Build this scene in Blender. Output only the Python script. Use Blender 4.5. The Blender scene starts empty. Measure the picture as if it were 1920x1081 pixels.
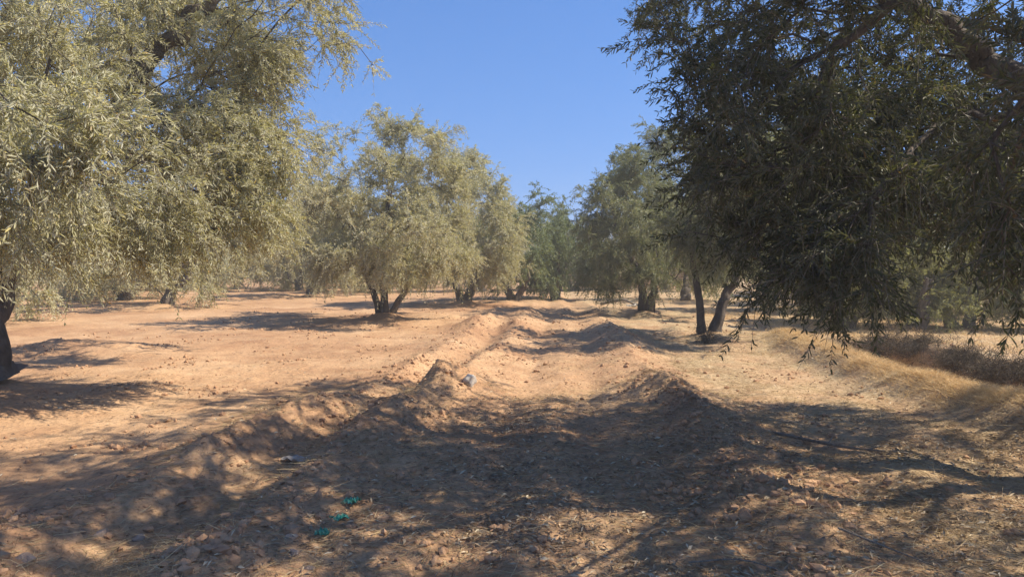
import bpy, math, random
import numpy as np
from mathutils import Vector, noise as mnoise
random.seed(7)
SC = bpy.context.scene
COL = SC.collection
R = math.radians

# ------------------------------------------------------------------ camera, sky, sun, exposure
cd = bpy.data.cameras.new("camera")
cam = bpy.data.objects.new("camera", cd); COL.objects.link(cam)
cam.location = (0, 0, 1.5)
cam.rotation_euler = (R(90 - 2.05), 0, 0)
cd.sensor_width = 36.0; cd.lens = 26.2
cd.clip_start = 0.05; cd.clip_end = 3000
SC.camera = cam

SUN_EL, SUN_AZ = 48.0, 94.0          # azimuth from +Y (into the picture) towards +X (right)
w = bpy.data.worlds.new("World"); SC.world = w; w.use_nodes = True
nt = w.node_tree; bg = nt.nodes["Background"]
sky = nt.nodes.new("ShaderNodeTexSky"); sky.sky_type = 'NISHITA'; sky.sun_disc = False
sky.sun_elevation = R(SUN_EL); sky.sun_rotation = R(SUN_AZ)
sky.air_density = .9; sky.dust_density = 0.15; sky.ozone_density = 3.0; sky.altitude = 400
hs = nt.nodes.new("ShaderNodeHueSaturation"); hs.inputs["Saturation"].default_value = 1.22; hs.inputs["Hue"].default_value = .508
tcw = nt.nodes.new("ShaderNodeTexCoord"); mpw = nt.nodes.new("ShaderNodeMapping")   # dust-free desert sky: a flatter gradient from horizon to zenith
mpw.inputs["Scale"].default_value = (1, 1, .55); mpw.inputs["Location"].default_value = (0, 0, .17)
nt.links.new(tcw.outputs["Generated"], mpw.inputs[0]); nt.links.new(mpw.outputs[0], sky.inputs["Vector"])
nt.links.new(sky.outputs[0], hs.inputs["Color"]); nt.links.new(hs.outputs[0], bg.inputs[0]); bg.inputs[1].default_value = 0.096
sl = bpy.data.lights.new("sun", 'SUN'); sl.energy = 4.1; sl.angle = R(0.55); sl.color = (1.0, 0.91, 0.75)
so = bpy.data.objects.new("sun", sl); COL.objects.link(so)
sdir = Vector((math.sin(R(SUN_AZ)) * math.cos(R(SUN_EL)), math.cos(R(SUN_AZ)) * math.cos(R(SUN_EL)), math.sin(R(SUN_EL))))
so.rotation_euler = sdir.to_track_quat('Z', 'Y').to_euler()
SC.view_settings.view_transform = 'Standard'; SC.view_settings.look = 'None'
SC.view_settings.exposure = 1.12; SC.view_settings.gamma = 1.0
SC.cycles.max_bounces = 8; SC.cycles.diffuse_bounces = 5; SC.cycles.transmission_bounces = 3
SC.cycles.transparent_max_bounces = 4; SC.cycles.glossy_bounces = 2

# ------------------------------------------------------------------ noise
_g = np.random.default_rng(11)
_GX = np.cos(_g.uniform(0, 2 * np.pi, (256, 256))); _GY = np.sin(_g.uniform(0, 2 * np.pi, (256, 256)))
def pnoise(x, y):
    x = np.asarray(x, float); y = np.asarray(y, float)
    xi = np.floor(x).astype(int); yi = np.floor(y).astype(int); fx = x - xi; fy = y - yi
    u = fx * fx * fx * (fx * (fx * 6 - 15) + 10); v = fy * fy * fy * (fy * (fy * 6 - 15) + 10)
    def gr(ix, iy, dx, dy):
        a = (ix + 57 * (iy // 256)) & 255; b = iy & 255
        return _GX[a, b] * dx + _GY[a, b] * dy
    n00 = gr(xi, yi, fx, fy); n10 = gr(xi + 1, yi, fx - 1, fy)
    n01 = gr(xi, yi + 1, fx, fy - 1); n11 = gr(xi + 1, yi + 1, fx - 1, fy - 1)
    return 1.5 * ((n00 * (1 - u) + n10 * u) * (1 - v) + (n01 * (1 - u) + n11 * u) * v)
def fbm(x, y, o=4, s=0.0):
    t = 0; a = 1.0; f = 1.0
    for k in range(o):
        t = t + a * pnoise(x * f + 13.7 * k + s, y * f + 7.3 * k + s * 1.7); a *= .5; f *= 2.03
    return t
def sstep(a, b, x):
    t = np.clip((x - a) / (b - a), 0, 1); return t * t * (3 - 2 * t)

# ------------------------------------------------------------------ terrain height
BASINS = [(-6.0, 8.4), (-3.2, 19), (-1.7, 26), (4.05, 15), (3.9, 21.6), (4.6, 5.0), (-11.5, 24.6), (-8.5, 32)]
YK = np.array([-12, 0, 2.5, 3.8, 5.0, 6.6, 8.4, 11, 14, 17, 24, 34, 60.])
B1X = np.array([-3.0, -2.9, -2.75, -2.55, -2.25, -1.92, -1.6, -1.3, -1.0, -.75, -.3, .3, 1.5])
B1H = np.array([.2, .22, .26, .26, .26, .30, .15, .22, .14, .30, .12, 0, 0])
B2X = np.array([-1.9, -1.8, -1.66, -1.5, -1.3, -1.05, -.70, -.36, -.05, .15, .6, 1.2, 2.3])
B2H = np.array([.15, .18, .20, .20, .22, .27, .30, .24, .14, .26, .10, 0, 0])
B3X = np.array([1.3, 1.4, 1.5, 1.6, 1.68, 1.76, 1.68, 1.82, 2.0, 2.2, 2.6, 3.2, 4.5])
B3H = np.array([0, 0, .02, .06, .21, .25, .30, .15, .26, .14, .10, 0, 0])
MOUNDS = [(-1.05, 6.55, .34, .14), (-.68, 8.45, .36, .20), (1.68, 8.3, .42, .12), (1.95, 13.2, .6, .16), (2.1, 16.8, .6, .12),
          (-.72, 16.6, .55, .2), (.18, 16.2, .45, .14), (-7.6, 12.6, .8, .22), (-6.3, 12.3, .5, .14), (-5.4, 7.6, .5, .10),
          (-1.95, 6.5, .5, .07), (1.62, 4.75, .22, .12), (.3, 21, .9, .15), (-3.0, 18.2, .9, .12)]
def height(x, y):
    x = np.asarray(x, float); y = np.asarray(y, float)
    near = 1 - sstep(25, 60, y)
    h = 0.05 * fbm(x * .33, y * .33, 3, 3.1) * near + 0.028 * fbm(x * 1.1, y * 1.1, 3, 9.2) * near
    h = h + 0.35 * sstep(30, 140, y) * 1.0
    wx = x + .10 * pnoise(x * .9 + 4, y * .9) + .05 * pnoise(x * 2.7, y * 2.7 + 8)
    berm = 0
    for bx, bh, wl, wr, sd in ((B1X, B1H, .36, .30, 1.), (B2X, B2H, .30, .34, 5.), (B3X, B3H, .34, .30, 9.)):
        d = wx - np.interp(y, YK, bx)
        a = np.interp(y, YK, bh) * (1 + .30 * pnoise(y * .75 + sd, x * .2 + sd) + .22 * pnoise(y * 2.3 + sd, x * 1.3))
        wd = np.where(d < 0, wl, wr)
        berm = berm + .58 * a * np.exp(-np.abs(d / wd) ** 1.35)
    # irrigation channel between the two left berms
    cx = (np.interp(y, YK, B1X) + np.interp(y, YK, B2X)) / 2
    h = h - .09 * np.exp(-((wx - cx) / .26) ** 2) * (1 - sstep(14, 22, y))
    # ground right of the track lies a little lower, in low ridges
    rt = sstep(1.7, 2.5, x) * (1 - sstep(30, 40, y))
    h = h - .06 * rt + .035 * rt * np.clip(pnoise(x * 1.7 + 3, y * .55), -.4, 1)
    # track: shallow wheel ruts
    tx = (np.interp(y, YK, B2X) + np.interp(y, YK, B3X)) / 2
    for o in (-.42, .42):
        h = h - .035 * np.exp(-((wx - tx - o) / .17) ** 2) * near
    h = h + .02 * np.exp(-((wx - tx) / .14) ** 2) * near
    for mx, my, mr, mh in MOUNDS:
        r = np.hypot(wx + .1 * pnoise(x * 4.1, y * 4.1) - mx, (y - my) * .9) / mr
        berm = berm + .8 * mh * np.exp(-r ** 1.6)
    for tx_, ty_ in BASINS:
        r = np.hypot(x - tx_, y - ty_)
        h = h + .16 * np.exp(-(r / .55) ** 2) + .06 * np.exp(-((r - 1.7) / .35) ** 2) * (1 + .8 * pnoise(x, y))
    # straw strip and ditch on the right
    yf = sstep(1, 3, y) * (1 - sstep(13, 16, y))
    sx = 4.78 + .12 * pnoise(y * .4, 3.) + .03 * (y - 7)
    h = h + yf * (.25 * np.exp(-np.abs((x - sx) / .36) ** 2.2))
    dx = (x - sx - .98 - .08 * pnoise(y * 1.1, 8.)) / .56
    h = h - yf * .62 * np.exp(-np.abs(dx) ** 6)
    h = h + yf * .22 * np.exp(-((x - sx - 1.9) / .5) ** 2) * (1 + .6 * pnoise(y * .9, 4.))
    rough = .35 + .65 * np.clip(np.abs(berm) * 5, 0, 1)
    fine = np.clip(1 - y / 45, 0, 1)
    nz = fbm(x * 6.1, y * 6.1, 3, 21.)
    h = h + berm + fine * (.016 * rough * nz + .012 * rough * np.abs(fbm(x * 15, y * 15, 2, 31.)) + .06 * rough ** 2 * np.abs(fbm(x * 3.1, y * 2.6, 3, 61.)) + .045 * rough ** 2 * np.abs(fbm(x * 7.3, y * 6.4, 2, 71.)) - .012)
    # clods
    cl = np.clip(pnoise(x * 9.3 + 70, y * 9.3) - .45, 0, 1) * sstep(-.1, .5, pnoise(x * .8, y * .8 + 40))
    return h + fine * .07 * cl
def hz(x, y): return float(height(np.array([x]), np.array([y]))[0])

# ------------------------------------------------------------------ mesh helpers
def mesh_np(name, V, F, mat_idx=None, attrs=None, smooth=False):
    """V (n,3); F list of int arrays (m,k)"""
    me = bpy.data.meshes.new(name)
    F = [f for f in F if len(f)]
    nl = sum(f.size for f in F); nf = sum(len(f) for f in F)
    me.vertices.add(len(V)); me.vertices.foreach_set("co", np.ascontiguousarray(V, np.float32).ravel())
    me.loops.add(nl); me.polygons.add(nf)
    me.loops.foreach_set("vertex_index", np.concatenate([f.ravel() for f in F]).astype(np.int32))
    tot = np.concatenate([np.full(len(f), f.shape[1], np.int32) for f in F])
    st = np.zeros(nf, np.int32); st[1:] = np.cumsum(tot)[:-1]
    me.polygons.foreach_set("loop_start", st)
    if mat_idx is not None: me.polygons.foreach_set("material_index", mat_idx.astype(np.int32))
    me.polygons.foreach_set("use_smooth", np.full(nf, smooth, bool))
    for an, (dom, arr) in (attrs or {}).items():
        a = me.attributes.new(an, 'FLOAT', dom); a.data.foreach_set("value", arr.astype(np.float32))
    me.update(calc_edges=True)
    return me
def obj(name, me, mats, parent=None, loc=(0, 0, 0)):
    o = bpy.data.objects.new(name, me); COL.objects.link(o)
    if not me.materials:
        for m in (mats if isinstance(mats, (list, tuple)) else [mats]): me.materials.append(m)
    o.parent = parent; o.location = loc
    return o
def tag(o, label=None, cat=None, group=None, kind=None):
    if label: o["label"] = label
    if cat: o["category"] = cat
    if group: o["group"] = group
    if kind: o["kind"] = kind
    return o
def empty(name, loc):
    o = bpy.data.objects.new(name, None); COL.objects.link(o); o.location = loc; o.empty_display_size = .2
    return o

# ------------------------------------------------------------------ materials
def new_mat(name):
    m = bpy.data.materials.new(name); m.use_nodes = True
    return m, m.node_tree, m.node_tree.nodes["Principled BSDF"]
def ramp(nt, src, stops):
    r = nt.nodes.new("ShaderNodeValToRGB"); e = r.color_ramp.elements
    while len(e) > 1: e.remove(e[-1])
    e[0].position, e[0].color = stops[0][0], (*stops[0][1], 1)
    for p, c in stops[1:]:
        q = e.new(p); q.color = (*c, 1)
    nt.links.new(src, r.inputs[0]); return r.outputs[0]
def noise_n(nt, vec, scale, detail=4, rough=.55):
    n = nt.nodes.new("ShaderNodeTexNoise"); n.inputs["Scale"].default_value = scale
    n.inputs["Detail"].default_value = detail; n.inputs["Roughness"].default_value = rough
    nt.links.new(vec, n.inputs["Vector"]); return n.outputs[0]
def mixc(nt, fac, a, b, mode='MIX'):
    m = nt.nodes.new("ShaderNodeMix"); m.data_type = 'RGBA'; m.blend_type = mode
    for s, v in ((m.inputs[0], fac), (m.inputs[6], a), (m.inputs[7], b)):
        if isinstance(v, (int, float)): s.default_value = v
        elif isinstance(v, tuple): s.default_value = (*v, 1)
        else: nt.links.new(v, s)
    return m.outputs[2]
def mth(nt, op, a, b=0.0):
    m = nt.nodes.new("ShaderNodeMath"); m.operation = op
    for s, v in ((m.inputs[0], a), (m.inputs[1], b)):
        if isinstance(v, (int, float)): s.default_value = v
        else: nt.links.new(v, s)
    return m.outputs[0]
def attr(nt, name):
    a = nt.nodes.new("ShaderNodeAttribute"); a.attribute_name = name; return a.outputs["Fac"]
def bump(nt, b, src, strength, dist, prev=None):
    n = nt.nodes.new("ShaderNodeBump"); n.inputs["Strength"].default_value = strength; n.inputs["Distance"].default_value = dist
    nt.links.new(src, n.inputs["Height"])
    if prev: nt.links.new(prev, n.inputs["Normal"])
    if b: nt.links.new(n.outputs[0], b.inputs["Normal"])
    return n.outputs[0]

def ground_mat():
    m, nt, b = new_mat("red_earth")
    geo = nt.nodes.new("ShaderNodeNewGeometry").outputs["Position"]
    n1 = noise_n(nt, geo, .35, 5); n2 = noise_n(nt, geo, 2.3, 6, .62); n3 = noise_n(nt, geo, 26, 5, .65); n4 = noise_n(nt, geo, 110, 3, .6)
    base = ramp(nt, mth(nt, 'ADD', mth(nt, 'MULTIPLY', n1, .62), mth(nt, 'MULTIPLY', n2, .38)),
                [(.34, (.29, .155, .085)), (.45, (.38, .222, .122)), (.54, (.45, .280, .158)), (.66, (.52, .345, .205))])
    fine = ramp(nt, n3, [(.30, (.62, .60, .58)), (.5, (1, 1, 1)), (.68, (1.18, 1.16, 1.12))])
    base = mixc(nt, 1.0, base, fine, 'MULTIPLY')
    st = attr(nt, "straw")
    strawc = ramp(nt, n3, [(.28, (.22, .150, .085)), (.46, (.40, .290, .165)), (.66, (.56, .43, .26))])
    fac = mth(nt, 'MULTIPLY', st, ramp(nt, n2, [(.34, (.35, .35, .35)), (.60, (1, 1, 1))]))
    base = mixc(nt, fac, base, strawc)
    dk = attr(nt, "litter")
    base = mixc(nt, mth(nt, 'MULTIPLY', dk, ramp(nt, n3, [(.35, (.38, .38, .38)), (.65, (.05, .05, .05))])), base, (.26, .155, .092))  # leaf litter tint; in the ditch it is painted shade
    vor = nt.nodes.new("ShaderNodeTexVoronoi"); vor.inputs["Scale"].default_value = 34; nt.links.new(geo, vor.inputs["Vector"])
    speck = ramp(nt, vor.outputs["Distance"], [(.08, (1, 1, 1)), (.2, (0, 0, 0))])
    base = mixc(nt, mth(nt, 'MULTIPLY', speck, mth(nt, 'GREATER_THAN', n2, .52)), base, (.20, .115, .075))
    nt.links.new(base, b.inputs["Base Color"]); b.inputs["Roughness"].default_value = .95
    b.inputs["Specular IOR Level"].default_value = .15
    p = bump(nt, None, n3, .55, .03); bump(nt, b, n4, .5, .008, p)
    return m
def leaf_mat(name, stops, under, trans=.3):
    m, nt, b = new_mat(name)
    rnd = attr(nt, "rnd"); c = ramp(nt, rnd, stops)
    geo = nt.nodes.new("ShaderNodeNewGeometry")
    c2 = mixc(nt, .6, c, under)
    cc = mixc(nt, geo.outputs["Backfacing"], c, c2)
    nt.links.new(cc, b.inputs["Base Color"]); b.inputs["Roughness"].default_value = .5; b.inputs["Specular IOR Level"].default_value = .35
    tr = nt.nodes.new("ShaderNodeBsdfTranslucent")
    tc = mixc(nt, 1.0, c, (1.25, 1.2, .62), 'MULTIPLY'); nt.links.new(tc, tr.inputs[0])
    mx = nt.nodes.new("ShaderNodeMixShader"); mx.inputs[0].default_value = trans
    nt.links.new(b.outputs[0], mx.inputs[1]); nt.links.new(tr.outputs[0], mx.inputs[2])
    nt.links.new(mx.outputs[0], nt.nodes["Material Output"].inputs[0])
    return m
def bark_mat(name, a, c, sc=1.0):
    m, nt, b = new_mat(name)
    tc = nt.nodes.new("ShaderNodeTexCoord").outputs["Object"]
    mp = nt.nodes.new("ShaderNodeMapping"); mp.inputs["Scale"].default_value = (1, 1, .3); nt.links.new(tc, mp.inputs[0])
    n1 = noise_n(nt, mp.outputs[0], 16 * sc, 6, .65); n2 = noise_n(nt, tc, 3, 4)
    col = ramp(nt, mth(nt, 'ADD', mth(nt, 'MULTIPLY', n1, .65), mth(nt, 'MULTIPLY', n2, .35)), [(.36, a), (.62, c)])
    nt.links.new(col, b.inputs["Base Color"]); b.inputs["Roughness"].default_value = .9
    bump(nt, b, n1, .9, .05)
    return m
def speckle_mat(name, stops, rough=.9, scale=8, trans=0):
    m, nt, b = new_mat(name)
    geo = nt.nodes.new("ShaderNodeNewGeometry").outputs["Position"]
    n = noise_n(nt, geo, scale, 5, .6)
    nt.links.new(ramp(nt, n, stops), b.inputs["Base Color"]); b.inputs["Roughness"].default_value = rough
    bump(nt, b, noise_n(nt, geo, scale * 4, 4), .5, .02)
    return m
def rnd_mat(name, stops, rough=.8, trans=0.0):
    m, nt, b = new_mat(name)
    c = ramp(nt, attr(nt, "rnd"), stops)
    nt.links.new(c, b.inputs["Base Color"]); b.inputs["Roughness"].default_value = rough; b.inputs["Specular IOR Level"].default_value = .25
    if trans:
        tr = nt.nodes.new("ShaderNodeBsdfTranslucent"); nt.links.new(c, tr.inputs[0])
        mx = nt.nodes.new("ShaderNodeMixShader"); mx.inputs[0].default_value = trans
        nt.links.new(b.outputs[0], mx.inputs[1]); nt.links.new(tr.outputs[0], mx.inputs[2])
        nt.links.new(mx.outputs[0], nt.nodes["Material Output"].inputs[0])
    return m
M = {}
M['ground'] = ground_mat()
M['leaf_dusty_sunlit'] = leaf_mat("dusty_sunlit_olive_leaf", [(0, (.27, .255, .13)), (.35, (.40, .38, .235)), (.65, (.50, .475, .315)), (.88, (.60, .555, .36)), (.955, (.60, .50, .20)), (1, (.52, .33, .13))], (.56, .54, .42), .42)  # dusty leaf with sunlight painted in: the bright copy of the olive leaf
M['leaf_shaded'] = leaf_mat("shaded_olive_leaf", [(0, (.052, .064, .028)), (.4, (.080, .090, .040)), (.75, (.115, .122, .058)), (.93, (.17, .16, .08)), (1, (.20, .12, .055))], (.19, .18, .12), .40)  # same olive leaf with the crown's shade painted into a darker colour
M['leaf_mid'] = leaf_mat("green_olive_leaf", [(0, (.11, .13, .055)), (.4, (.17, .19, .085)), (.75, (.24, .255, .125)), (.93, (.32, .31, .16)), (1, (.30, .20, .09))], (.32, .33, .23), .38)
M['leaf_green'] = leaf_mat("fresh_green_leaf", [(0, (.11, .145, .055)), (.5, (.17, .21, .08)), (1, (.26, .285, .12))], (.17, .21, .13), .3)
M['leaf_pale'] = leaf_mat("pale_green_leaf", [(0, (.15, .165, .05)), (.5, (.25, .255, .085)), (1, (.37, .345, .13))], (.33, .33, .18), .45)
M['bark'] = bark_mat("olive_bark", (.050, .038, .028), (.14, .108, .082))
M['twig'] = bark_mat("olive_twig", (.14, .115, .085), (.30, .255, .20), 2)
M['straw'] = rnd_mat("dry_straw", [(0, (.22, .145, .075)), (.5, (.40, .28, .14)), (1, (.60, .46, .26))], .8, .15)
M['gold'] = rnd_mat("golden_dry_grass", [(0, (.44, .29, .13)), (.5, (.66, .46, .22)), (1, (.80, .62, .36))], .75, .25)
M['litter'] = rnd_mat("dead_olive_leaf", [(0, (.19, .125, .08)), (.45, (.30, .215, .135)), (.8, (.44, .34, .22)), (1, (.58, .49, .34))], .75)
M['clod'] = speckle_mat("soil_clod", [(.3, (.29, .155, .083)), (.7, (.48, .29, .16))], .95, 9)
M['stone'] = speckle_mat("field_stone", [(.3, (.24, .165, .12)), (.7, (.42, .31, .225))], .85, 14)
M['palestone'] = speckle_mat("pale_limestone", [(.3, (.30, .26, .22)), (.7, (.44, .39, .34))], .85, 14)
M['shrub'] = rnd_mat("dry_shrub_twig", [(0, (.05, .038, .028)), (.5, (.095, .072, .05)), (1, (.22, .17, .115))], .85)
M['wall'] = speckle_mat("pink_earth_wall", [(.3, (.38, .25, .19)), (.7, (.52, .37, .29))], .95, 1.5)

# ------------------------------------------------------------------ ground sheet
def axis(lo_seg, core, step, growth, far, maxstep):
    out = [core[0]]
    while out[-1] < core[1]: out.append(out[-1] + step)
    s = step
    while out[-1] < far:
        s = min(s * growth, maxstep); out.append(out[-1] + s)
    left = [core[0]]; s = step
    while left[-1] > lo_seg:
        s = min(s * growth, maxstep); left.append(left[-1] - s)
    return np.array(left[:0:-1] + out)
gx = axis(-420, (-4.2, 4.2), .026, 1.012, 420, 8)
gy = axis(-14, (2.6, 7.0), .022, 1.0058, 700, 10)
GXX, GYY = np.meshgrid(gx, gy)
H = height(GXX.ravel(), GYY.ravel())
def straw_mask(x, y):
    n = fbm(x * .9, y * .9, 3, 51.)
    s = sstep(1.9, 3.0, x) * .8 + sstep(.2, 1.5, x) * .3
    s = s + np.exp(-((x - 4.8) / .45) ** 2) * .8
    cx = (np.interp(y, YK, B1X) + np.interp(y, YK, B2X)) / 2
    s = s + .6 * np.exp(-((x - cx) / .3) ** 2) * (y < 9)
    s = s + .25 * sstep(-1, .5, -np.abs(x + 1)) * (y < 8) + sstep(5.8, 7.5, x) * sstep(13, 15, y) * .5
    return np.clip(s * (.75 + .7 * n), 0, 1)
def litter_shade_mask(x, y):
    n = fbm(x * 1.3, y * 1.3, 3, 77.)
    s = .55 * sstep(-2.4, -.2, x) * (1 - sstep(5.5, 9, y)) + .9 * np.exp(-((x - .02 * y + .1) / .22) ** 2) * (1 - sstep(6, 9, y))
    dxx = x - (4.78 + .12 * pnoise(y * .4, 3.) + .03 * (y - 7)) - 1.05
    s = s + 1.2 * np.exp(-np.abs(dxx / .62) ** 6) * sstep(1, 3, y) * (1 - sstep(13, 16, y))  # paints the ditch darker, standing in for the shadow of its bank
    for tx_, ty_ in BASINS:
        s = s + .7 * np.exp(-(np.hypot(x - tx_, y - ty_) / 1.2) ** 2)
    return np.clip(s * (.7 + .9 * n), 0, 1)
nx, ny = len(gx), len(gy)
ii = (np.arange(ny - 1)[:, None] * nx + np.arange(nx - 1)[None, :]).ravel()
gme = mesh_np("ground", np.stack([GXX.ravel(), GYY.ravel(), H], 1), [np.stack([ii, ii + 1, ii + nx + 1, ii + nx], 1)],
              attrs={"straw": ('POINT', straw_mask(GXX.ravel(), GYY.ravel())), "litter": ('POINT', litter_shade_mask(GXX.ravel(), GYY.ravel()))}, smooth=True)
tag(obj("ground", gme, M['ground']), kind="structure")

# ------------------------------------------------------------------ tree machinery
def catmull(P, step):
    P = np.asarray(P, float); Q = np.vstack([2 * P[0] - P[1], P, 2 * P[-1] - P[-2]]); out = []
    for i in range(1, len(Q) - 2):
        n = max(2, int(np.linalg.norm(Q[i + 1] - Q[i]) / step))
        for k in range(n):
            t = k / n; a, b, c, d = Q[i - 1], Q[i], Q[i + 1], Q[i + 2]
            out.append(.5 * (2 * b + (c - a) * t + (2 * a - 5 * b + 4 * c - d) * t * t + (3 * b - a - 3 * c + d) * t ** 3))
    out.append(P[-1]); return np.array(out)
def tube(P, rad, sides, gnarl=0.0, flare=0.0, seed=0, cap=True):
    P = np.asarray(P, float); n = len(P)
    T = np.gradient(P, axis=0); T /= np.linalg.norm(T, axis=1)[:, None] + 1e-9
    N = np.cross(T[0], (0.3, .9, .1)); N /= np.linalg.norm(N); rings = []
    ang = np.arange(sides) / sides * 2 * np.pi
    for i in range(n):
        N = N - T[i] * N.dot(T[i]); N /= np.linalg.norm(N) + 1e-9; B = np.cross(T[i], N)
        r = np.full(sides, rad[i])
        if gnarl:
            s = i * .1
            r = r * (1 + gnarl * (.55 * np.sin(3 * ang + seed + s) + .4 * np.sin(5 * ang - s * 1.4 + 2 * seed)
                 + 1.1 * np.array([mnoise.noise(Vector((math.cos(a) * 1.6 + seed, math.sin(a) * 1.6, i * .13))) for a in ang])))
        if flare:
            f = math.exp(-i / (n - 1) * 7)
            r = r * (1 + flare * f * (1 + .5 * np.sin(4 * ang + seed) + .25 * np.sin(7 * ang + 3 * seed)))
        rings.append(P[i] + np.outer(r * np.cos(ang), N) + np.outer(r * np.sin(ang), B))
    V = np.vstack(rings); k = np.arange(sides); F = []
    for i in range(n - 1):
        F.append(np.stack([i * sides + k, i * sides + (k + 1) % sides, (i + 1) * sides + (k + 1) % sides, (i + 1) * sides + k], 1))
    F = np.vstack(F); tri = np.zeros((0, 3), int)
    if cap:
        V = np.vstack([V, P[-1] + T[-1] * rad[-1] * .5]); c = len(V) - 1; o = (n - 1) * sides
        tri = np.stack([o + k, o + (k + 1) % sides, np.full(sides, c)], 1)
    return V, F, tri
class Acc:
    def __init__(s): s.V = []; s.Q = []; s.T = []; s.n = 0
    def add(s, V, Q, T=None):
        s.V.append(V); s.Q.append(Q + s.n)
        if T is not None and len(T): s.T.append(T + s.n)
        s.n += len(V)
    def mesh(s, name, smooth=True):
        return mesh_np(name, np.vstack(s.V), [np.vstack(s.Q)] + ([np.vstack(s.T)] if s.T else []), smooth=smooth)

def lobe_pts(lobes, rng, shell=.5):
    out = []
    for (cx, cy, cz, rx, ry, rz, n) in lobes:
        d = rng.normal(size=(n, 3)); d /= np.linalg.norm(d, axis=1)[:, None]
        rr = (shell ** 3 + (1 - shell ** 3) * rng.random(n)) ** (1 / 3)
        q = np.stack([d[:, 0] * rr * rx, d[:, 1] * rr * ry, d[:, 2] * rr * rz], 1)
        m = max(3, n // 13); c = q[:m]; k = rng.integers(0, m, n); sg = .19 * min(rx, ry, rz) + .06
        cl = c[k] + rng.normal(size=(n, 3)) * sg
        q = np.where((rng.random(n) < .78)[:, None], cl, q)
        out.append(q + np.array([cx, cy, cz]))
    return np.vstack(out)

def skeleton(limbs, pts, step, rng):
    """limbs: list of (points, radii). Returns node arrays."""
    pos = []; par = []; pl = []
    for P, rad in limbs:
        base = len(pos); first = -1
        if base:
            A = np.array(pos); first = int(np.argmin(((A - P[0]) ** 2).sum(1)))
        for i, p in enumerate(P):
            if i == 0: par.append(first); pl.append(0 if first < 0 else pl[first])
            else: par.append(len(pos) - 1); pl.append(pl[-1] + np.linalg.norm(p - pos[-1]))
            pos.append(p)
    nl = len(pos)
    cap_ = nl + len(pts) * 14
    A = np.zeros((cap_, 3)); A[:nl] = pos; Dv = np.zeros((cap_, 3)); PL = np.zeros(cap_); PL[:nl] = pl
    for i in range(nl):
        if par[i] >= 0: Dv[i] = A[i] - A[par[i]]
        else: Dv[i] = (0, 0, 1)
    Dv[:nl] /= np.linalg.norm(Dv[:nl], axis=1)[:, None] + 1e-9
    n = nl
    d0 = np.array([np.sqrt(((A[:nl] - p) ** 2).sum(1)).min() for p in pts]); order = np.argsort(d0)
    tips = []
    for k in order:
        p = pts[k]; v = p - A[:n]; dist = np.sqrt((v * v).sum(1)) + 1e-6
        cosang = (v * Dv[:n]).sum(1) / dist
        cost = dist * (1.25 - .45 * cosang) + .22 * PL[:n]
        j = int(np.argmin(cost)); L = dist[j]; m = max(1, min(12, int(round(L / step))))
        ctrl = A[j] + Dv[j] * L * .45 + rng.normal(size=3) * L * .06 + np.array([0, 0, .05 * L]); last = j
        for q in range(1, m + 1):
            t = q / m; x = (1 - t) ** 2 * A[j] + 2 * t * (1 - t) * ctrl + t * t * p
            A[n] = x; par.append(last); PL[n] = PL[last] + np.linalg.norm(x - A[last])
            dd = x - A[last]; Dv[n] = dd / (np.linalg.norm(dd) + 1e-9); last = n; n += 1
        tips.append(last)
    return A[:n], np.array(par), Dv[:n], nl, np.array(tips)

def branch_mesh(acc, A, par, nl, tip_r, sides=5, expo=2.25, rmax=.07):
    n = len(A); acc_r = np.zeros(n); ch = [[] for _ in range(n)]
    for i in range(n):
        if par[i] >= 0: ch[par[i]].append(i)
    for i in range(n - 1, -1, -1):
        if not ch[i]: acc_r[i] = tip_r ** expo
        else: acc_r[i] = sum(acc_r[c] for c in ch[i])
    rad = np.minimum(acc_r ** (1 / expo), rmax)
    for i in range(nl, n):
        p = par[i]
        main = p >= nl and max(ch[p], key=lambda c: acc_r[c]) == i
        if main: continue
        chain = [p, i]
        while ch[chain[-1]]: chain.append(max(ch[chain[-1]], key=lambda c: acc_r[c]))
        P = A[chain]; r = rad[chain].copy(); r[0] = r[1]
        acc.add(*tube(P, r, 4 if r[0] < .012 else (sides if r[0] < .03 else 8), cap=True))
    return rad

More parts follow.
